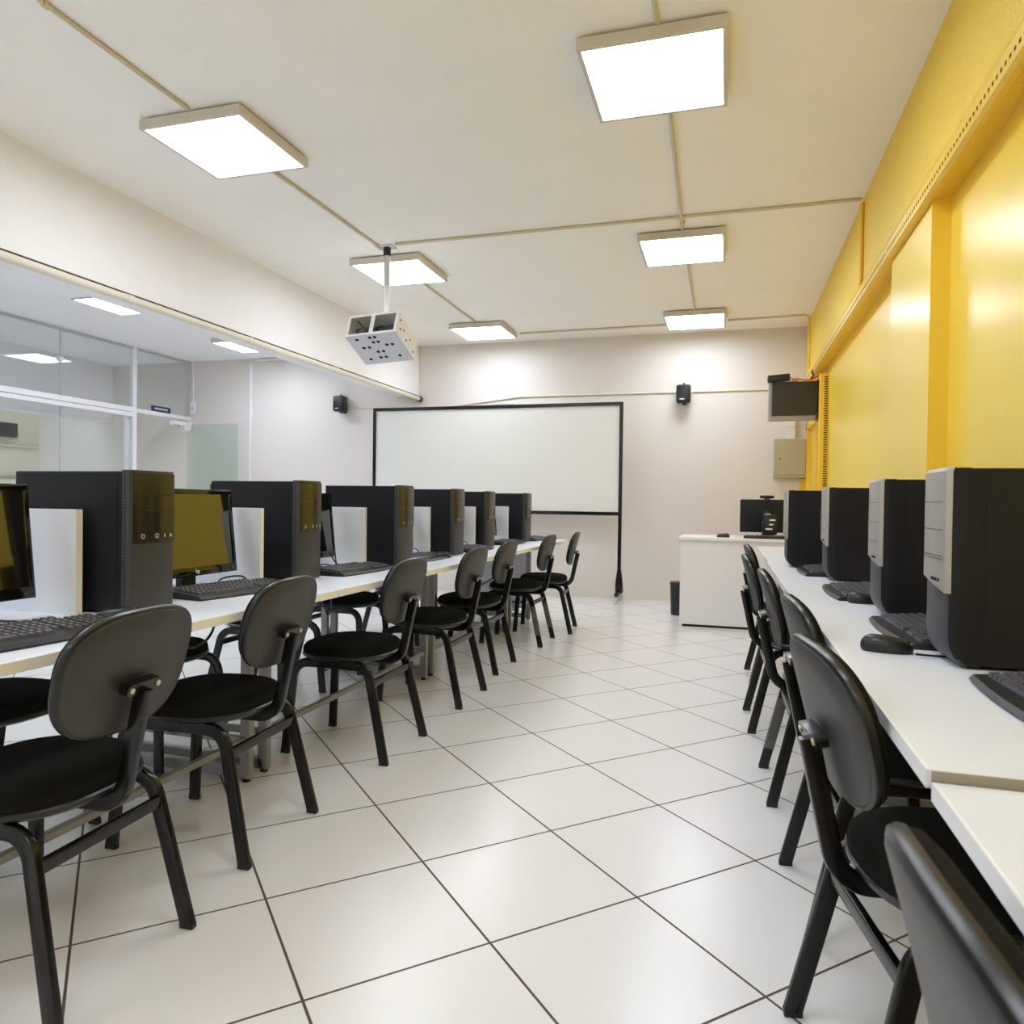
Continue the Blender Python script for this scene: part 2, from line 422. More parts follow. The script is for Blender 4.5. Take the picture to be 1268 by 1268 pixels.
obj('switch', box(B(), -.015, .015, -.06, -.055, -.03, .03, .002), 'alu_grey', jb)
# thick pipe under the beam
pp = thing('pipe', 'thick cream pipe running along the bottom of the left beam', 'pipe')
px, pz = -3.70, 2.358
struct('gap_shade_strip', box(B(), -3.765, -3.729, Y0+.01, YB-.01, 2.394, 2.406), 'gap_shade')  # added dark strip, painting in the shaded gap between beam and pipe
obj('tube', sweep(B(), [(px, Y0+.05, pz), (px, YB-.07, pz)], circ(.0255, 16)), 'pipe', pp, smooth=True)
obj('end_cap', cyl(B(), (px, YB-.07, pz), (px, YB-.004, pz), .036, 16), 'black_plastic', pp, smooth=True)
for y in (2.2, 3.78, 5.0, 6.35, 7.9):
    obj('coupling', cyl(B(), (px, y-.03, pz), (px, y+.03, pz), .029, 16), 'pipe', pp, smooth=True)

# ------------------------------------------------------------------ yellow cable trunking on the right
ct = thing('cable_trunking', 'yellow perforated cable trunking along the yellow beam', 'trunking')
pf = [(.79, 2.478), (.775, 2.474), (.758, 2.428), (.758, 2.362), (.772, 2.352), (.79, 2.352)]
for a, b in ((Y0+.02, 4.1), (4.11, 8.05)):
    bm = prism(B(), pf, lambda x, z: V((x, a, z)), lambda x, z: V((x, b, z)))
    nf = set(bm.faces); y = max(a, .4)+.03
    while y < b-.02:
        box(bm, .7572, .7585, y, y+.0145, 2.384, 2.396); y += .036
    for f in set(bm.faces)-nf: f.material_index = 1
    obj('trunking_length', bm, ('yellow_metal', 'slot'), ct)
vt = thing('cable_trunking', 'vertical yellow slotted trunking beside the wall television', 'trunking', (.83, 7.2, 0))
bm = box(B(), -.035, .033, -.05, .05, .81, 2.30, .003); nf = set(bm.faces); z = .83
while z < 2.28:
    box(bm, .0, .028, -.0515, -.0495, z, z+.011); z += .022
for f in set(bm.faces)-nf: f.material_index = 1
obj('channel', bm, ('yellow_metal', 'slot'), vt)

# ------------------------------------------------------------------ chairs
LEG = rrect(.019, .038, .004, 3)
def make_chair(name='office_chair'):
    t = thing(name, 'x', 'chair')
    # seat: cushion over a thin plastic shell
    o = sup(.208, .200, 2.5, 44)
    f = lambda x, y, h: V((x, y+.020, h-.06*max(0, y-.10)**2*6))
    obj('seat', loft(B(), o, [(.90, .90, .425), (.985, .985, .428), (1, 1, .44), (.985, .985, .456), (.93, .93, .467), (.82, .82, .4735), (.6, .6, .478), (.3, .3, .480)], f), 'fabric', t, True)
    obj('seat_shell', loft(B(), o, [(.80, .80, .405), (.94, .94, .408), (1.01, 1.01, .418), (1.018, 1.018, .428), (1.0, 1.0, .4315), (.9, .9, .4315)], f), 'rim', t, True)
    # backrest
    o = sup(.194, .143, 2.75, 48, .03)
    tl = math.radians(14)
    def g(x, y, h):
        d = h-.30*x*x*1.2+.35*y*y*.6          # +d points to the back
        return V((x, -.250-math.sin(tl)*(y)-math.cos(tl)*d, .699+math.cos(tl)*y-math.sin(tl)*d))
    obj('backrest', loft(B(), o, [(.35, .35, -.043), (.7, .7, -.042), (.9, .9, -.038), (.975, .975, -.031), (1, 1, -.022), (.985, .985, -.014)], g), 'fabric', t, True)
    sh = obj('backrest_shell', loft(B(), o, [(.985, .985, -.0138), (.97, .97, -.004), (.945, .945, -.001), (.6, .6, 0), (.2, .2, 0)], g), 'shell', t, True, angle=50)
    obj('edge_rim', loft(B(), o, [(.965, .965, -.0205), (1.012, 1.012, -.020), (1.024, 1.024, -.0145), (1.012, 1.012, -.0065), (.975, .975, -.003), (.955, .955, -.004)], g), 'rim', sh, True)
    # back bar
    pts = fillet([(0, .06, .394), (0, -.213, .390), (0, -.270, .661)], .075, 9)
    obj('back_bar', sweep(B(), pts, rrect(.022, .036, .004, 3), (1, 0, 0)), 'black_metal', t, True)
    b = V((0, -.260, .668))
    bm = B(); R = Matrix.Translation(b) @ Matrix.Rotation(tl, 4, 'X')
    prism(bm, [(x, z) for x, z in rrect(.108, .028, .0135, 5)], lambda x, z: R @ V((x, -.014, z)), lambda x, z: R @ V((x, .010, z)))
    br = obj('bracket', bm, 'black_metal', t, True)
    for s in (-1, 1):
        obj('screw', cyl(B(), R @ V((s*.04, -.014, 0)), R @ V((s*.04, -.0165, 0)), .0065, 14), 'screw', br)
    # four legs: two arched side frames, each split at the middle
    for s in (-1, 1):
        rear = fillet([(s*.165, .0, .392), (s*.176, -.145, .392), (s*.2, -.235, .012)], .07, 8)
        front = fillet([(s*.165, -.002, .392), (s*.172, .205, .392), (s*.195, .232, .012)], .07, 8)
        for p in (rear, front):
            lg = obj('leg', sweep(B(), p, LEG, (1, 0, 0)), 'black_metal', t, True)
            e = V(p[-1])
            obj('foot_cap', box(B(), e.x-.0098, e.x+.0098, e.y-.0195, e.y+.0195, 0, .016, .003), 'rim', lg)
    obj('crossbar', sweep(B(), [(-.18, -.166, .325), (.18, -.166, .325)], rrect(.018, .030, .004, 3), (0, 1, 0)), 'black_metal', t, True)
    return t
proto = make_chair()
first = [True]
def chair(x, y, face, label, grp, yaw=0.):
    """x, y: point on the floor midway between the rear feet; face: -1 looks to -X, 1 looks to +X; yaw in degrees"""
    r = PI/2 if face < 0 else -PI/2
    r += math.radians(yaw)
    c = proto if first[0] else copy_tree(proto)
    first[0] = False
    d = V((-math.sin(r), math.cos(r)))*.235
    c.location = (x+d.x, y+d.y, 0); c.rotation_euler = (0, 0, r)
    c['label'] = label; c['group'] = grp
    return c
GL = 'chairs on the aisle side of the left tables'
L1 = chair(-1.283, 1.322, -1, 'nearest black chair at far left, cut by the photo edge, back to aisle', GL, 3)
L2 = chair(-1.355, 2.015, -1, 'second black chair of the left aisle row, before the yellow reflecting monitor', GL, 3)
L3 = chair(-1.335, 2.90, -1, 'third black chair of the left aisle row, whole seat in view', GL)
L4 = chair(-1.330, 3.76, -1, 'fourth black chair of the left aisle row, overlapping the third chair', GL)
L5 = chair(-1.378, 4.535, -1, 'fifth black chair of the left aisle row, between fourth and taped chair', GL)
L6 = chair(-1.330, 5.48, -1, 'left aisle chair with rear legs wrapped in grey tape, sixth in row', GL)
L7 = chair(-1.25, 6.09, -1, 'farthest black chair of the left aisle row, seen against back wall', GL, 6)
GR = 'chairs along the right desks'
R1 = chair(.178, .54, 1, 'blurred black chair at the lower right corner, nearest the camera', GR, 4)
R2 = chair(.187, 1.452, 1, 'second nearest black chair on the right, pushed in at the near desk step', GR, 10)
R3 = chair(.205, 2.14, 1, 'third black chair of the right row, behind the large near one', GR, 5)
R4 = chair(.168, 2.977, 1, 'right row chair whose rear leg is wrapped in marbled tape', GR, 1.5)
R5 = chair(.123, 3.84, 1, 'fifth black chair of the right row, its bare back bar standing apart', GR, 2)
R6 = chair(.155, 4.85, 1, 'farthest black chair of the right row, just before cream teacher desk', GR, 3)
GO = 'chairs on the far side of the left tables'
for k, (y, lab) in enumerate(((1.72, 'black chair beyond the tables at far left, only its seat showing'),
               (2.52, 'black chair tucked under the far side of tables, behind second aisle chair'),
               (3.42, 'black chair tucked under the far side of tables, behind third aisle chair'),
               (4.25, 'black chair tucked under the far side of tables, behind fourth aisle chair'),
               (5.12, 'black chair tucked under the far side of tables, behind fifth aisle chair'))):
    chair({1.72: -2.47, 2.52: -2.585}.get(y, -2.64), y, 1, lab, GO)
def tape(ch, which):
    legs = [o for o in ch.children if o.name.startswith('leg')]
    for i in which:
        s = (-1, 1)[i]
        lg = [o for o in legs if min(v.co.y for v in o.data.vertices) < -.2 and min(v.co.x*s for v in o.data.vertices) > 0][0]
        a, b = [V((s*(.176+.024*q), -.145-.09*q, .392-.38*q)) for q in (.24, .80)]
        obj('tape_wrap', sweep(B(), [a, b], rrect(.0215, .0405, .005, 3), (1, 0, 0)), 'tape', lg, True, label='marbled grey tape')
tape(L6, (0, 1)); tape(R4, (0,))

# ------------------------------------------------------------------ tables on the left
GT = 'double sided computer tables'
TZ = .75
def table(y0, y1, label, end_panel=False):
    t = thing('computer_table', label, 'table', (-2.1, (y0+y1)/2, 0), 0, GT)
    h = (y1-y0)/2
    obj('tabletop', box(B(), -.697, .697, -h+.002, h-.002, TZ-.028, TZ, .002), 'white_lam', t)
    for s in (-1, 1):
        obj('edge_band', box(B(), s*.6975-.0025, s*.6975+.0025, -h+.002, h-.002, TZ-.0275, TZ-.001, .001), 'cream_edge', t)
    for s in (-1, 1):
        y = s*(h-.05)
        if end_panel and s > 0:
            obj('end_panel', box(B(), -.33, .33, y-.012, y+.012, .1, TZ-.03, .002), 'grey_metal', t)
        pts = [(-.34, y, .035), (.34, y, .035)]
        fr = obj('leg_frame', sweep(B(), pts, rrect(.03, .045, .006, 2), (0, 1, 0)), 'steel', t)
        for q in (-1, 1):
            obj('upright', box(B(), q*.34-.022, q*.34+.022, y-.015, y+.015, .012, TZ-.029, .004), 'steel', fr)
            obj('foot', cyl(B(), (q*.34, y, 0), (q*.34, y, .014), .016, 12), 'black_plastic', fr)
        bm = B(); box(bm, -.5, .5, y-.015, y+.015, TZ-.058, TZ-.029, .003); obj('top_rail', bm, 'steel', fr)
        bm = B(); box(bm, -.31, .31, y-.012, y+.012, .145, .172, .003); obj('cross_rail', bm, 'steel', fr)
    obj('stretcher', box(B(), .325, .35, -h+.06, h-.06, .15, .175, .004), 'steel', t)
    return t
table(.745, 2.435, 'nearest white double sided computer table at the left')
table(2.445, 4.135, 'second white double sided computer table from the camera')
table(4.145, 5.825, 'third white double sided computer table, fourth and fifth towers standing on it')
table(5.835, 6.56, 'short white computer table at the far end of left row', True)

GDV = 'dividers between the computer stations'
DV = [1.634, 2.489, 3.358, 4.203, 5.052, 5.897]
nth = ['nearest', 'second', 'third', 'fourth', 'fifth', 'farthest']
for i, y in enumerate(DV):
    d = thing('divider_panel', '%s white divider panel standing on left tables, before the %s tower' % (nth[i], nth[i]), 'divider', (-2.1, y, TZ), 0, GDV)
    obj('panel', box(B(), -.315, .315, 0, .022, 0, .302, .001), 'white_lam', d)
    for s in (-1, 1): obj('edge_band', box(B(), s*.3165-.0015, s*.3165+.0015, 0, .022, 0, .302), 'cream_edge', d)

# ------------------------------------------------------------------ computer towers
def tower_left():
    """front looks along +x, origin at the middle of the front foot line"""
    t = thing('computer_tower', 'x', 'computer', (0, 0, 0))
    w, d, h = .0875, .40, .418
    obj('case', box(B(), -.43, -.03, -w, w, .006, h-.004, .003), 'case', t)
    obj('side_panel', box(B(), -.428, -.045, -w-.0015, -w+.002, .01, h-.008, .001), 'case', t)
    # front bezel with rounded vertical edges
    pr = [(x, y) for x, y in ((-.03, -w), (-.012, -w), (-.003, -w+.004), (0, -w+.012), (0, w-.012), (-.003, w-.004), (-.012, w), (-.03, w))]
    obj('bezel', prism(B(), pr, lambda x, y: V((x, y, .004)), lambda x, y: V((x, y, h))), 'bezel', t, True, angle=30)
    pr2 = [(-.008, -w+.001), (.002, -w+.005), (.0045, -w+.014), (.0045, w-.014), (.002, w-.005), (-.008, w-.001)]
    gp_ = obj('glossy_panel', prism(B(), pr2, lambda x, y: V((x, y, .205)), lambda x, y: V((x, y, h-.008))), 'gloss_panel', t, True, angle=30)
    obj('drive_flap', box(B(), .0045, .0052, -w+.022, w-.022, .345, .347), 'rim', gp_)
    obj('drive_flap', box(B(), .0045, .0052, -w+.022, w-.022, .30, .302), 'rim', gp_)
    for y in (-.045, .01):
        bm = B(); cyl(bm, (.004, y, .225), (.0056, y, .225), .0075, 16); rg = obj('socket_ring', bm, 'silver', gp_)
        obj('socket_hole', cyl(B(), (.0055, y, .225), (.006, y, .225), .0045, 12), 'hole', rg)
    obj('button', box(B(), .004, .006, .038, .043, .22, .23), 'silver', gp_)
    obj('button', cyl(B(), (.004, .065, .225), (.0056, .065, .225), .005, 12), 'silver', gp_)
    bm = B()
    for k in range(40): box(bm, -.022, -.016, -w-.0006, -w+.0005, .03+k*.0095, .034+k*.0095)
    obj('vent_row', bm, 'hole', t)
    for x in (-.38, -.07):
        for s in (-1, 1): obj('foot', cyl(B(), (x, s*.06, 0), (x, s*.06, .007), .012, 10), 'rim', t)
    return t
GTL = 'computer towers on the left tables'
p = tower_left()
LT = [(-1.640, 1.770), (-1.695, 2.705), (-1.585, 3.445), (-1.615, 4.325), (-1.66, 5.172), (-1.63, 6.01)]
LT = [(-1.640, 1.772, 0), (-1.692, 2.708, 0), (-1.600, 3.475, 0), (-1.625, 4.32, 0), (-1.70, 5.20, 0), (-1.64, 6.05, 0)]
tw = ['nearest black computer tower on left tables, glossy brown front with two ring sockets',
      'second black computer tower on left tables, beside the yellow reflecting monitor',
      'third black computer tower on left tables, before the whiteboard left post',
      'fourth black computer tower from the camera on left tables',
      'fifth black computer tower from the camera on left tables',
      'farthest black computer tower at the end of left tables']
for i, (x, y, r) in enumerate(LT):
    o = p if i == 0 else copy_tree(p)
    o.location = (x, y, TZ); o['label'] = tw[i]; o['group'] = GTL
o = copy_tree(p); o.location = (-2.19-.43+.43, 3.255, TZ); o.rotation_euler = (0, 0, PI); o.location.x = -2.575
o['label'] = 'black computer tower on far side of tables, peeking out behind the second tower'; o['group'] = GTL

def tower_right():
    """front looks along -x"""
    t = thing('computer_tower', 'x', 'computer')
    w, h = .0875, .425
    obj('case', box(B(), .035, .43, -w, w, .008, h-.001, .003), 'case', t)
    obj('side_panel', box(B(), .07, .425, -w-.0018, -w+.002, .012, h-.012, .001), 'case', t)
    pr = [(.04, -w-.001), (.010, -w-.001), (.003, -w+.003), (.0, -w+.012), (-.001, 0), (.0, w-.012), (.003, w-.003), (.010, w+.001), (.04, w+.001)]
    bm = B(); rg = []
    for z, dx in ((.004, .03), (.02, .014), (.04, .004), (.06, 0), (h, 0)):
        rg.append([bm.verts.new((x+(dx if x < .03 else 0), y, z)) for x, y in pr])
    for A, D in zip(rg, rg[1:]):
        for j in range(len(pr)): k = (j+1) % len(pr); bm.faces.new((A[j], A[k], D[k], D[j]))
    bm.faces.new(rg[0][::-1]); bm.faces.new(rg[-1])
    bm.normal_update(); bmesh.ops.recalc_face_normals(bm, faces=bm.faces)
    for f in bm.faces:
        if abs(f.normal.y) > .8 or f.calc_center_median().x > .03: f.material_index = 1
    obj('bezel', bm, ('dark_grey', 'case'), t, True, angle=30)
    # silver upper fascia, its lower edge drawn down to a point on the near side
    pf = [(.006, -w-.0012), (.002, -w-.0012), (-.0055, -w+.003), (-.008, -w+.012), (-.009, 0), (-.008, w-.012), (-.0055, w-.003), (.002, w+.0012), (.006, w+.0012)]
    bm = B()
    lo = [bm.verts.new((x, y, .172 - .014*(y < -w+.004) + .012*(y > 0))) for x, y in pf]; mid = [bm.verts.new((x, y, h-.007)) for x, y in pf]
    hi = [bm.verts.new((x+.005, y*.98, h+.001)) for x, y in pf]
    for A, D in ((lo, mid), (mid, hi)):
        for j in range(len(pf)): k = (j+1) % len(pf); bm.faces.new((A[j], A[k], D[k], D[j]))
    bm.faces.new(lo[::-1]); bm.faces.new(hi)
    fs = obj('silver_fascia', bm, 'silver', t, True, angle=30)
    for z in (.352, .292, .235, .229):
        obj('seam', box(B(), -.0096, -.005, -w+.016, w-.016, z, z+.0014), 'dark_grey', fs)
    bm = B()
    for k in range(9):
        for q in range(6): box(bm, .165+q*.019, .178+q*.019, -w-.0024, -w-.0016, .215+k*.013, .222+k*.013)
    obj('vent_grille', bm, 'dark_grey', t)
    bm = B()
    for y in (-.05, -.03, -.015, .0): box(bm, -.0102, -.004, y-.004, y+.004, .180, .187)
    obj('socket_row', bm, 'hole', fs)
    for x in (.06, .39):
        for s in (-1, 1): obj('foot', cyl(B(), (x, s*.06, 0), (x, s*.06, .009), .012, 10), 'rim', t)
    return t
p = tower_right()
GTR = 'computer towers on the right desks'
RT = [(.450, 1.82, .75), (.452, 2.53, .75), (.437, 3.65, .75), (.318, 4.35, .75)]
tr = ['nearest black tower on the right desks with silver fascia, at the photo edge',
      'second black tower with silver fascia from the camera, right desks',
      'third black tower with silver fascia from the camera, right desks',
      'farthest black tower with silver fascia, right desks, before the teacher monitor']
for i, (x, y, z) in enumerate(RT):
    o = p if i == 0 else copy_tree(p)
    o.location = (x, y, z); o['label'] = tr[i]; o['group'] = GTR

# ------------------------------------------------------------------ monitors
def make_monitor():
    """screen looks along +x, origin on the table under the neck"""
    t = thing('lcd_monitor', 'x', 'monitor')
    tl = math.radians(6); R = Matrix.Translation((.03, 0, .055)) @ Matrix.Rotation(-tl, 4, 'Y')
    W, H = .222, .318
    hs = obj('housing', box(B(), -.035, .0, -W, W, 0, H, .006, 3, R), 'black_plastic', t, True)
    bm = B()
    for a in ((-W, W, 0, .032), (-W, W, H-.018, H), (-W, -W+.018, .032, H-.018), (W-.018, W, .032, H-.018)):
        box(bm, -.004, .006, a[0], a[1], a[2], a[3], .0015, 2, R)
    bz = obj('bezel', bm, 'gloss_black', t, True)
    obj('screen', box(B(), -.003, .003, -W+.017, W-.017, .031, H-.017, 0, 1, R), 'screen', t)
    bm = text_bm('hp', .022, R @ Matrix.Translation((.0066, 0, .010)) @ Matrix.Rotation(PI/2, 4, 'Z') @ Matrix.Rotation(PI/2, 4, 'X'))
    obj('logo', bm, 'white_mark', bz)
    obj('power_button', cyl(B(), R @ V((.006, W-.03, .014)), R @ V((.008, W-.03, .014)), .004, 10), 'dark_grey', bz)
    obj('neck', box(B(), -.035, .0, -.035, .035, .012, .14, .006), 'black_plastic', t)
    obj('base', loft(B(), sup(.09, .12, 2.4, 32), [(1, 1, 0), (1, 1, .008), (.9, .9, .016), (.4, .4, .02)], lambda x, y, h: V((x-.005, y, h))), 'gloss_black', t, True)
    return t
p = make_monitor()
GM = 'monitors on the left tables'
LM = [(-1.885, 1.345), (-1.885, 2.215), (-1.92, 3.03), (-1.90, 3.93), (-1.90, 4.80), (-1.90, 5.64)]
ml = ['dark monitor at the left photo edge, before the nearest divider', 'monitor reflecting the yellow wall, between first and second towers',
      'monitor mostly hidden behind the second tower, only its right edge showing', 'monitor mostly hidden behind the third tower, only its right edge showing',
      'monitor hidden behind the fourth tower on left tables', 'monitor hidden behind the fifth tower on left tables']
for i, (x, y) in enumerate(LM):
    o = p if i == 0 else copy_tree(p)
    o.location = (x, y, TZ); o['label'] = ml[i]; o['group'] = GM
for y, z, lab in ((2.96, .75, 'second'),):
    o = copy_tree(p); o.location = (.66, y-.02, z); o.rotation_euler = (0, 0, PI)
    o['label'] = 'monitor on right desks behind the %s silver fronted tower, only its base showing' % lab; o['group'] = 'monitors on the right desks'

# ------------------------------------------------------------------ keyboards, mice
def make_keyboard():
    """user sits at -y; x is the long axis"""
    t = thing('keyboard', 'x', 'keyboard')
    w, d = .225, .078
    pr = [(-d, 0), (-d-.004, .006), (-d+.004, .014), (d-.004, .026), (d, .02), (d, 0)]
    def out(s):
        return lambda y, z: V((s*w, y, z))
    body = B()
    o = []
    k = 24
    for i in range(k+1):
        x = -w+2*w*i/k; c = -.016*(1-(x/w)**2)
        o.append([body.verts.new((x, y+(c if y < 0 else 0), z)) for y, z in pr])
    for A, D in zip(o, o[1:]):
        for j in range(len(pr)): q = (j+1) % len(pr); body.faces.new((A[j], A[q], D[q], D[j]))
    body.faces.new(o[0]); body.faces.new(o[-1][::-1])
    obj('body', body, 'kb', t, True, angle=30)
    bm = B()
    rows = 6
    zt = lambda y: .0175+.012*(y+d)/(2*d)
    for r in range(rows):
        y = -d+.022+r*.0232+(0.004 if r == rows-1 else 0)
        xs = []
        x = -w+.014
        if r == 0:
            wd = [.025, .019, .021, .105, .021, .019, .019, .024]
        else:
            wd = [.0188]*15
        for q in wd:
            xs.append((x, q)); x += q
        x0 = -w+.014+.287
        xs += [(x0+i*.0188, .0188) for i in range(3) if r != 1 or True]
        if r < rows-1: xs += [(x0+.0625+i*.0188, .0188) for i in range(4)]
        for xx, q in xs:
            if xx+q > w-.006: continue
            z = zt(y)
            vs = [bm.verts.new(V((xx+a*q+(.0013 if a == 0 else -.0013), y+b*.0215, z-.006))) for a, b in ((0, 0), (1, 0), (1, 1), (0, 1))]
            ts = [bm.verts.new(V((xx+a*q+(.0036 if a == 0 else -.0036), y+b*.0155+.0035, z+.0045+b*.0018))) for a, b in ((0, 0), (1, 0), (1, 1), (0, 1))]
            bm.faces.new(ts)
            for j in range(4): n_ = (j+1) % 4; bm.faces.new((vs[j], vs[n_], ts[n_], ts[j]))
            for f_ in (lg_ := [bm.faces.new([bm.verts.new(V((xx+.0060+a*.0034, y+.009+b*.0045, z+.0052+b*.0008))) for a, b in ((0, 0), (1, 0), (1, 1), (0, 1))])]): f_.material_index = 1
    obj('key_field', bm, ('key', 'legend'), t)
    return t
pk = make_keyboard()
fk = [True]
def keyboard(x, y, z, rz, lab, grp):
    o = pk if fk[0] else copy_tree(pk)
    fk[0] = False
    o.location = (x, y, z); o.rotation_euler = (0, 0, rz); o['label'] = lab; o['group'] = grp
GK = 'keyboards on the left tables'
h = PI/2
for (x, y, r, lab) in ((-1.575, 1.30, -.10, 'black keyboard at the left photo edge, beside the nearest divider'),
                       (-1.70, 2.225, -.14, 'black keyboard in front of the yellow reflecting monitor'),
                       (-1.68, 3.08, -.06, 'black keyboard between second and third towers on left tables'),
                       (-1.68, 3.90, .0, 'black keyboard between third and fourth towers on left tables'),
                       (-1.69, 4.76, .0, 'black keyboard between fourth and fifth towers on left tables'),
                       (-1.69, 5.63, .0, 'black keyboard between fifth and farthest towers on left tables'),
                       (-1.67, 6.36, .0, 'black keyboard beyond the farthest tower at end of left tables')):
    keyboard(x, y, TZ, h+r, lab, GK)
GK2 = 'keyboards on the right desks'
for (x, y, z, r, lab) in ((.55, 1.40, .75, .03, 'black keyboard before the nearest right tower, at the photo edge'),
                          (.50, 2.16, .75, .03, 'black keyboard between first and second right towers, mouse touching it'),
                          (.47, 3.06, .75, .0, 'black keyboard between second and third right towers'),
                          (.45, 3.98, .75, .0, 'black keyboard between third and farthest right towers')):
    keyboard(x, y, z, -h+r, lab, GK2)

def make_mouse():
    t = thing('mouse', 'x', 'mouse')
    def f(x, y, hh): return V((x, y, hh))
    bm = loft(B(), sup(.031, .056, 2.3, 28), [(.93, .95, 0), (1, 1, .006), (1.0, 1.0, .014), (.93, .95, .022), (.8, .84, .029), (.55, .62, .035), (.25, .3, .037)], lambda x, y, q: V((x, y, q*(1-.18*(y/.056)))))
    obj('shell', bm, 'black_plastic', t, True)
    obj('wheel', cyl(B(), (-.004, .028, .0275), (.004, .028, .0275), .008, 14), 'dark_grey', t, True)
    obj('button_seam', box(B(), -.0007, .0007, .012, .05, .018, .0285), 'hole', t)
    return t
pm = make_mouse(); fm = [True]
def mouse(x, y, z, rz, lab, grp):
    o = pm if fm[0] else copy_tree(pm)
    fm[0] = False
    o.location = (x, y, z); o.rotation_euler = (0, 0, rz); o['label'] = lab; o['group'] = grp
mouse(-1.60, 1.60, TZ, h+.5, 'black mouse beside the nearest tower on left tables', 'computer mice')
mouse(-1.64, 4.05, TZ, h, 'black mouse by the fourth tower on left tables', 'computer mice')
mouse(.365, 1.885, .75, -h-.15, 'black mouse beside the nearest silver fronted tower, right desks', 'computer mice')
mouse(.47, 2.80, .75, -h, 'black mouse beside the second silver fronted tower, right desks', 'computer mice')

# ------------------------------------------------------------------ right desks
GD = 'white desks along the yellow wall'
def desk(y0, y1, x0, z, label, x1=.858):
    t = thing('desk', label, 'desk', (0, (y0+y1)/2, 0), 0, GD)
    hh = (y1-y0)/2
    obj('desktop', box(B(), x0, x1, -hh, hh, z-.025, z, .0015), 'white_lam', t)
    obj('front_edge', box(B(), x0-.0025, x0+.0005, -hh, hh, z-.0245, z-.0005), 'white_edge', t)
    obj('side_edge', box(B(), x0+.004, x1-.002, -hh-.002, -hh+.0005, z-.0235, z-.0015), 'grey_edge', t)
    for s in (-1, 1):
        y = s*(hh-.12)
        fr = obj('leg_frame', box(B(), x0+.14, x1-.03, y-.015, y+.015, .02, .055, .004), 'steel', t)
        for x in (x0+.18, x1-.08):
            obj('upright', box(B(), x-.022, x+.022, y-.015, y+.015, .055, z-.026, .004), 'steel', fr)
        for x in (x0+.16, x1-.05):
            obj('foot', cyl(B(), (x, y, 0), (x, y, .021), .016, 12), 'black_plastic', fr)
    return t
desk(-.66, 1.052, .262, .735, 'lower white desk at the lower right corner, below its neighbour')
desk(1.056, 2.75, .256, .75, 'white desk carrying the two nearest silver fronted towers')
desk(2.755, 4.655, .237, .75, 'white desk with the two farther silver fronted towers')
desk(4.66, 6.35, .245, .75, 'farthest white desk, running up to the cream teacher desk')

# ------------------------------------------------------------------ teacher's desk
td = thing('teacher_desk', 'cream teacher desk with closed front panel at the back', 'desk', (0, 6.66, 0))
obj('desktop', box(B(), -.41, .85, -.02, .62, .77, .798, .004), 'desk_cream', td)
obj('front_panel', box(B(), -.385, .83, .0, .02, .02, .77, .002), 'desk_cream', td)
obj('side_panel', box(B(), -.395, -.372, -.002, .58, .0, .77, .002), 'desk_cream', td)
obj('side_panel', box(B(), .80, .83, .02, .58, .0, .77, .002), 'desk_cream', td)
obj('plinth', box(B(), -.372, .80, .004, .02, .0, .02), 'hole', td)

tm = thing('lcd_monitor', 'dark monitor on the teacher desk, seen from behind', 'monitor', (.34, 7.0, .798))
obj('back_shell', box(B(), -.225, .225, -.02, .02, .045, .345, .008, 3), 'case', tm, True)
obj('stand_column', box(B(), -.035, .035, -.05, -.02, .01, .25, .008), 'black_plastic', tm)
obj('base', loft(B(), sup(.13, .08, 2.5, 28), [(1, 1, 0), (1, 1, .008), (.5, .5, .014)], lambda x, y, q: V((x, y-.01, q))), 'black_plastic', tm, True)
bm = B()
for x0, x1, z in ((-.01, .04, .205), (-.012, .03, .172), (-.03, .03, .13)): box(bm, x0, x1, -.052, -.050, z, z+.012)
obj('label_marks', bm, 'white_mark', tm)
wc = thing('webcam', 'black webcam perched on top of the teacher monitor', 'webcam', (.345, 6.99, 1.144))
obj('body', box(B(), -.062, .062, -.022, .022, .008, .036, .011, 4), 'black_plastic', wc, True)
obj('clip', box(B(), -.025, .025, -.034, .030, .0, .010, .003), 'black_plastic', wc)
dv = thing('speakerphone', 'black boxy device with white markings before the teacher monitor', 'device', (.37, 6.86, .798))
obj('body', box(B(), -.06, .06, -.03, .03, .03, .21, .015, 3), 'black_plastic', dv, True)
obj('foot', cyl(B(), (0, 0, 0), (0, 0, .035), .035, 16), 'black_plastic', dv, True)
bm = B()
for x0, x1, z in ((-.008, .042, .155), (-.01, .025, .115), (-.04, .018, .075)): box(bm, x0, x1, -.032, -.0295, z, z+.013)
obj('white_markings', bm, 'white_mark', dv)
o = copy_tree(pk); o.location = (.37, 6.745, .798); o.rotation_euler = (0, 0, PI)
o['label'] = 'black keyboard lying on the cream teacher desk'; o['group'] = 'keyboards on the teacher desk'
o = copy_tree(pm); o.location = (-.03, 6.78, .798); o.rotation_euler = (0, 0, 1.4)
o['label'] = 'black mouse on the left of the cream teacher desk'; o['group'] = 'computer mice'

wb = thing('waste_bin', 'black waste bin on the floor left of the teacher desk', 'bin', (-.42, 7.36, 0))
bm = loft(B(), sup(.11, .11, 3.2, 32), [(.9, .9, 0), (1.0, 1.0, .318), (.965, .965, .318), (.87, .87, .01)], lambda x, y, q: V((x, y, q)))
obj('body', bm, 'black_plastic', wb, True)
obj('rim', loft(B(), sup(.11, .11, 3.2, 32), [(1.0, 1.0, .306), (1.03, 1.03, .308), (1.03, 1.03, .318), (1.0, 1.0, .32)], lambda x, y, q: V((x, y, q))), 'black_plastic', wb, True)

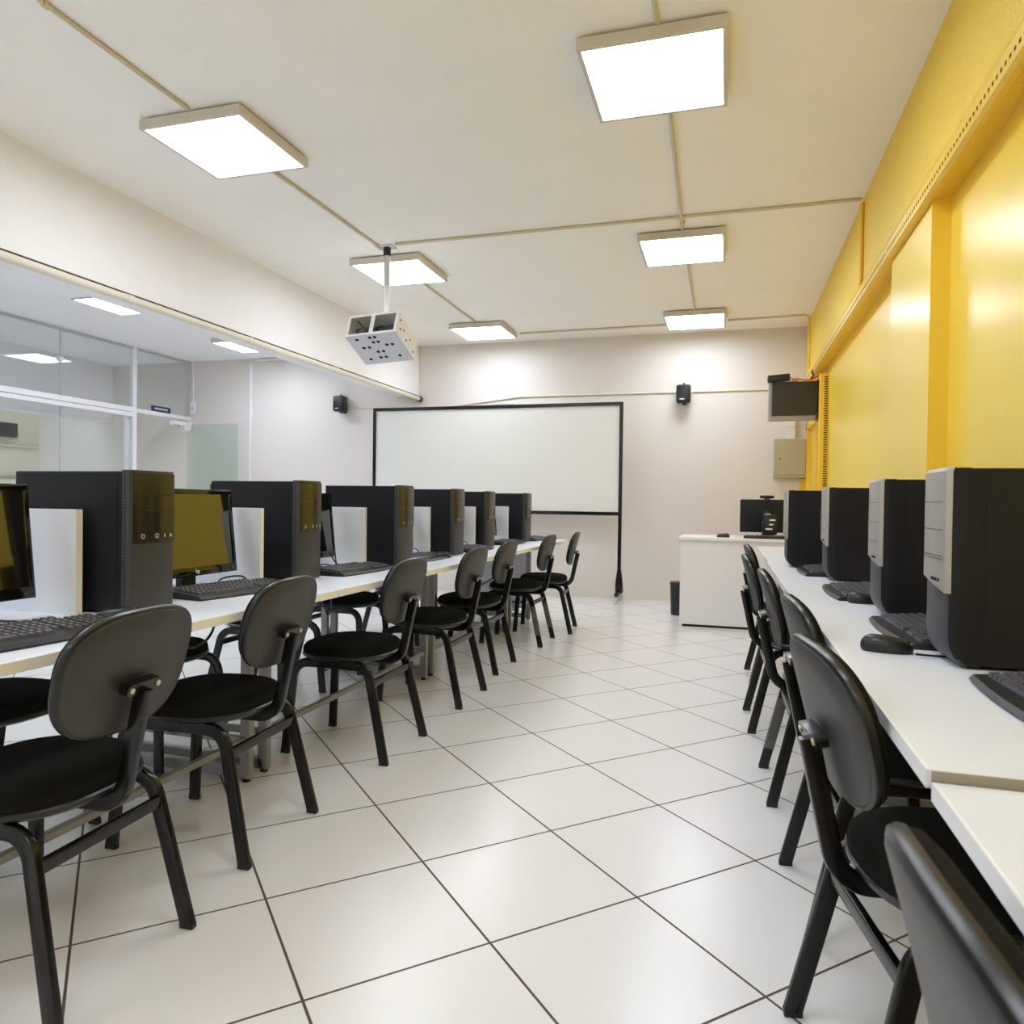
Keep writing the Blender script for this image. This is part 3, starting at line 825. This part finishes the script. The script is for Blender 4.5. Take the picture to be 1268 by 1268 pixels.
# ------------------------------------------------------------------ whiteboard on wheels
w = thing('whiteboard', 'large white board in black frame on a wheeled stand', 'whiteboard', (0, 8.0, 0))
xa, xb, za, zb = -4.138, -1.11, .955, 2.205
obj('writing_surface', box(B(), xa+.02, xb-.02, -.008, .014, za+.02, zb-.02), 'board', w)
obj('frame_rail', box(B(), xa+.035, xb-.035, -.02, .02, zb-.04, zb, .003), 'black_metal', w)
obj('frame_rail', box(B(), xa+.035, xb-.035, -.02, .02, za, za+.04, .003), 'black_metal', w)
for x in (xa, xb-.038):
    ps = obj('post', box(B(), x, x+.038, -.022, .022, .10, zb, .003), 'black_metal', w)
    obj('foot', box(B(), x-.004, x+.042, -.21, .21, .088, .125, .008, 3), 'black_metal', ps, True)
    obj('boot', loft(B(), rrect(.085, .075, .03, 4), [(.8, .8, .10), (1, 1, .12), (1, 1, .20), (.8, .85, .28), (.5, .66, .36)], lambda a, b, q: V((x+.019+a, b, q))), 'black_metal', ps, True)
    for y in (-.17, .17):
        wh = obj('caster', cyl(B(), (x-.002, y, .039), (x+.030, y, .039), .039, 22), 'grey_metal', ps, True)
        obj('caster_hub', cyl(B(), (x-.006, y, .039), (x+.034, y, .039), .016, 14), 'black_plastic', wh, True)
        obj('caster_fork', box(B(), x+.004, x+.024, y-.01, y+.016, .072, .09, .003), 'black_metal', wh)
obj('clip_bar', box(B(), -2.62, -2.36, -.012, .012, zb, zb+.018, .004), 'alu_grey', w)

# ------------------------------------------------------------------ wall speakers
for i, (x, z, lab) in enumerate(((-4.757, 2.315, 'black wall speaker on the back wall left of the whiteboard'), (-.478, 2.315, 'black wall speaker on the back wall right of the whiteboard'))):
    t = thing('wall_speaker', lab, 'speaker', (x, YB, z), 0, 'wall speakers')
    obj('cabinet', box(B(), -.085, .07, -.17, -.05, -.1, .1, .022, 4), 'black_plastic', t, True)
    obj('grille', box(B(), -.076, .061, -.178, -.166, -.09, .09, .006, 3), 'rim', t, True)
    obj('logo_mark', box(B(), -.045, .005, -.1795, -.1775, -.068, -.058), 'white_mark', t)
    bm = B(); box(bm, -.02, .02, -.11, 0, .095, .108, .003); box(bm, -.02, .02, -.11, 0, -.108, -.095, .003); box(bm, -.025, .025, -.012, -.001, -.11, .11, .002)
    obj('bracket', bm, 'black_metal', t)
    for s in (-1, 1): obj('knob', cyl(B(), (-.005, -.10, s*.1), (-.005, -.10, s*.122), .012, 12), 'black_plastic', t)

# ------------------------------------------------------------------ projector cage
pc = thing('projector_cage', 'white perforated steel projector cage hanging from ceiling pole', 'cage', (-2.535, 5.04, 0))
obj('ceiling_plate', box(B(), -.06, .085, -.05, .05, HC-.012, HC-.001, .003), 'grey_metal', pc)
obj('cable_gland', cyl(B(), (.025, 0, HC-.075), (.025, 0, HC-.012), .028, 16), 'black_plastic', pc, True)
obj('pole', cyl(B(), (.025, 0, 2.47), (.025, 0, HC-.06), .021, 18), 'white_metal', pc, True)
obj('pole_sleeve', cyl(B(), (.025, 0, 2.72), (.025, 0, HC-.075), .0245, 18), 'grey_metal', pc, True)
tl = math.radians(-25)
R = Matrix.Translation((-.008, 0, 2.325)) @ Matrix.Rotation(math.radians(-3), 4, 'Y') @ Matrix.Rotation(tl, 4, 'X')
a, b, c = .203, .175, .095     # half width, half depth, half height
bt = obj('bottom_plate', box(B(), -a-.004, a+.004, -b, b, -c-.004, -c, .001, 1, R), 'grey_metal', pc)
hl = B()
for x, y in ((-.13, -.13), (-.02, -.14), (.02, -.14), (-.015, -.085), (.025, -.085), (-.12, -.03), (-.075, -.03), (.075, -.04), (.12, -.04), (-.03, .03), (.015, .03),
             (-.13, .11), (-.04, .10), (.005, .10), (.12, .10)):
    cyl(hl, R @ V((x, y, -c-.0045)), R @ V((x, y, -c-.0035)), .0145, 14)
obj('holes', hl, 'hole', bt)
obj('top_plate', box(B(), -a, a, -b, b, c-.004, c, .001, 1, R), 'white_metal', pc)
for s in (-1, 1):
    sd = obj('side_plate', box(B(), s*a-.0025, s*a+.0025, -b, b, -c, c, .001, 1, R), 'white_metal', pc)
    hl = B()
    for y, z in ((-.13, .04), (-.06, .0), (-.115, -.03), (.0, -.045), (.06, .0), (.13, -.055)):
        cyl(hl, R @ V((s*(a+.002), y, z)), R @ V((s*(a+.0032), y, z)), .010, 12)
    obj('holes', hl, 'hole', sd)
obj('back_plate', box(B(), -a, a, b-.004, b, -c, c, .001, 1, R), 'white_metal', pc)
bm = B()
for x0, x1, z0, z1 in ((-a, a, c-.020, c), (-a, a, -c, -c+.016), (-a, -a+.018, -c+.016, c-.02), (a-.018, a, -c+.016, c-.02), (-.016, .016, -c+.016, c-.02)):
    box(bm, x0, x1, -b-.002, -b+.003, z0, z1, 0, 1, R)
obj('front_frame', bm, 'white_metal', pc)
pj = thing('projector', 'dark grey projector inside the white ceiling cage', 'projector', (-2.535, 5.04, 0))
obj('body', box(B(), -.175, .175, -.11, .14, -c+.003, .03, .012, 3, R), 'dark_inner', pj, True)
ln = obj('lens', cyl(B(), R @ V((-.09, -.11, -.03)), R @ V((-.09, -.145, -.03)), .032, 20), 'black_plastic', pj, True)
obj('lens_glass', cyl(B(), R @ V((-.09, -.1445, -.03)), R @ V((-.09, -.147, -.03)), .024, 20), 'screen', ln)
bm = wire(B(), [R @ V(q) for q in ((.15, -.13, -.06), (.10, -.16, -.03), (.04, -.15, -.02), (.03, -.12, -.05))], .006)
obj('cable', bm, 'black_plastic', pj, True)
bm = sweep(B(), [R @ V((-.14, -.15, .06)), R @ V((-.03, -.15, -.06))], rrect(.012, .004, .001, 1)); obj('strap', bm, 'black_plastic', pj)

# ------------------------------------------------------------------ wall television, its box and cables, fuse box
tv = thing('wall_television', 'dark television with silver edge on the wall bracket at back right', 'television', (.605, 7.5, 1.915))
obj('housing', box(B(), -.235, .20, .0, .08, .0, .375, .008), 'silver', tv)
obj('screen', box(B(), -.205, .20, -.012, .0, .045, .37, .003), 'screen_matte', tv)
obj('bracket', box(B(), .20, .235, -.01, .06, -.03, .38, .004), 'black_metal', tv)
sb = thing('receiver_box', 'small black box lying on top of the wall television', 'box', (.46, 7.5, 2.29))
obj('body', box(B(), -.1, .1, -.06, .06, .004, .062, .004, 2, Matrix.Rotation(math.radians(-4), 4, 'Y')), 'black_plastic', sb)
obj('knob', cyl(B(), (-.095, -.062, .012), (-.095, -.072, .012), .014, 12), 'black_plastic', sb)
bd = thing('adapter_box', 'small cream adapter beside black box on the television', 'box', (.6, 7.5, 2.29))
obj('body', box(B(), -.035, .035, -.04, .04, .0, .045, .004), 'cream', bd); obj('plug', box(B(), -.02, .02, -.055, -.04, .01, .03, .002), 'white_mark', bd)
obj('cable', wire(B(), [(.575, 7.44, 2.305), (.64, 7.43, 2.298), (.69, 7.42, 2.286), (.75, 7.43, 2.295), (.80, 7.44, 2.32), (.845, 7.46, 2.335)], .006), 'red', None, True,
    label='red cable draped over the top of the wall television', cat='cable')
obj('cable', wire(B(), [(.74, 7.44, 2.296), (.765, 7.43, 2.33), (.752, 7.42, 2.36), (.772, 7.42, 2.40)], .008), 'black_plastic', None, True,
    label='black cable rising from the wall television to the yellow trunking', cat='cable')
fb = thing('fuse_box', 'khaki grey electrical panel box on the back wall at right', 'panel box', (.65, YB, 1.39))
obj('body', box(B(), -.175, .172, -.09, 0, 0, .415, .004), 'khaki', fb)
dr = obj('door', box(B(), -.145, .142, -.098, -.09, .03, .385, .003), 'khaki', fb)
obj('lock', cyl(B(), (-.115, -.098, .2), (-.115, -.106, .2), .01, 12), 'black_plastic', dr)
rw = thing('cable_raceway', 'white square raceway above the khaki electrical box', 'raceway', (.64, YB, 1.81))
obj('channel', box(B(), -.05, .05, -.035, 0, 0, .5, .003), 'white_metal', rw)
obj('joint_cover', box(B(), -.053, .053, -.038, 0, .12, .128), 'grey_metal', rw)
rp = thing('cable_raceway', 'yellow vertical raceway below the khaki electrical box', 'raceway', (.775, YB, .1))
obj('channel', box(B(), -.03, .03, -.03, 0, 0, 1.285, .003), 'yellow_metal', rp)
obj('joint_cover', box(B(), -.033, .033, -.033, 0, .9, .91), 'yellow_metal', rp)

# ------------------------------------------------------------------ cables on and under the left tables
def cable(pts, m, lab, r=.0035, grp='cables at the left tables'):
    return obj('cable', wire(B(), pts, r), m, None, True, label=lab, cat='cable', group=grp)
cable([(-1.80, 1.86, .70), (-1.74, 1.95, .62), (-1.72, 2.05, .585), (-1.74, 2.16, .62), (-1.80, 2.25, .71)], 'black_plastic', 'black cable loop hanging under nearest table behind second chair', .005)
cable([(-1.84, 1.98, .715), (-1.80, 2.06, .665), (-1.82, 2.16, .67), (-1.84, 2.22, .715)], 'blue', 'blue cable loop hanging under nearest table', .004)
cable([(-1.78, 2.86, .715), (-1.75, 2.92, .60), (-1.76, 2.97, .56), (-1.78, 3.03, .60), (-1.8, 3.05, .715)], 'blue', 'blue cable loop hanging under second table', .004)
cable([(-1.8, 2.62, .715), (-1.74, 2.7, .64), (-1.76, 2.82, .56), (-1.8, 2.9, .5)], 'black_plastic', 'black cable hanging under second table beside the third chair', .005)
cable([(-1.50, 4.75, .715), (-1.46, 4.72, .66), (-1.47, 4.64, .60), (-1.6, 4.5, .5), (-1.75, 4.4, .36)], 'black_plastic', 'black cable hanging from third table beside the fifth chair', .005)
cable([(-1.83, 1.30, TZ+.004), (-1.76, 1.24, TZ+.03), (-1.70, 1.30, TZ+.04), (-1.74, 1.40, TZ+.02), (-1.67, 1.42, TZ+.02)], 'black_plastic', 'keyboard cable curling on nearest table at left photo edge')
cable([(-1.84, 2.30, TZ+.004), (-1.86, 2.36, TZ+.03), (-1.83, 2.43, TZ+.035), (-1.79, 2.43, TZ+.015)], 'black_plastic', 'keyboard cable behind the keyboard of the yellow reflecting monitor')
cable([(-1.86, 2.98, TZ+.004), (-1.84, 3.05, TZ+.03), (-1.84, 3.17, TZ+.02), (-1.86, 3.19, TZ+.075), (-1.86, 3.15, TZ+.085), (-1.83, 3.16, TZ+.03), (-1.77, 3.15, TZ+.02)], 'black_plastic', 'looped keyboard cable standing up before the third divider')
cable([(-1.87, 3.80, TZ+.004), (-1.84, 3.95, TZ+.03), (-1.84, 4.08, TZ+.05), (-1.82, 4.12, TZ+.03), (-1.80, 4.0, TZ+.012), (-1.77, 3.95, TZ+.02)], 'black_plastic', 'keyboard cable before the fourth divider on left tables')
cable([(-1.87, 4.75, TZ+.004), (-1.84, 4.85, TZ+.04), (-1.82, 4.95, TZ+.05), (-1.79, 4.93, TZ+.02)], 'black_plastic', 'keyboard cable before the fifth divider on left tables')
cable([(.415, 1.83, .758), (.47, 1.845, .754), (.55, 1.85, .755), (.60, 1.93, .756)], 'black_plastic', 'mouse cable running behind nearest right tower', .0025, 'cables at the right desks')

# ------------------------------------------------------------------ camera
def ray(u, v):
    F, ro, pi_, ps = 899., .0133, .0138, math.radians(16.5)
    U, W = u-634., v-634.; c, s = math.cos(ro), math.sin(ro)
    x = (U*c+W*s)/F; y = (-U*s+W*c)/F
    c, s = math.cos(pi_), math.sin(pi_)
    Yc, Z = y*c+s, -y*s+c
    return V((x*math.cos(ps)-Z*math.sin(ps), x*math.sin(ps)+Z*math.cos(ps), -Yc))
f0 = ray(634, 634); r0 = (ray(700, 634)-f0).normalized(); u0 = -(ray(634, 700)-f0).normalized()
cam = bpy.data.cameras.new('camera'); co = bpy.data.objects.new('camera', cam); C.objects.link(co)
mw = Matrix((r0, u0, -f0.normalized())).transposed().to_4x4(); mw.translation = V((0, 0, 1.09))
co.matrix_world = mw
cam.sensor_width = 36; cam.sensor_fit = 'HORIZONTAL'; cam.lens = 899/1268*36
cam.clip_start = .05
cam.dof.use_dof = True; cam.dof.focus_distance = 3.2; cam.dof.aperture_fstop = 9
S.camera = co

# ------------------------------------------------------------------ world and colour
wd = bpy.data.worlds.new('world'); S.world = wd; wd.use_nodes = True
wd.node_tree.nodes['Background'].inputs[0].default_value = (.8, .85, .9, 1)
wd.node_tree.nodes['Background'].inputs[1].default_value = .2
S.view_settings.view_transform = 'Standard'; S.view_settings.look = 'None'
S.view_settings.exposure = 1.05; S.view_settings.gamma = 1; S.view_settings.use_curve_mapping = False
S.cycles.use_denoising = True
S.cycles.max_bounces = 14; S.cycles.diffuse_bounces = 10; S.cycles.transparent_max_bounces = 16
S.cycles.caustics_reflective = False; S.cycles.caustics_refractive = False
S.cycles.sample_clamp_indirect = 6
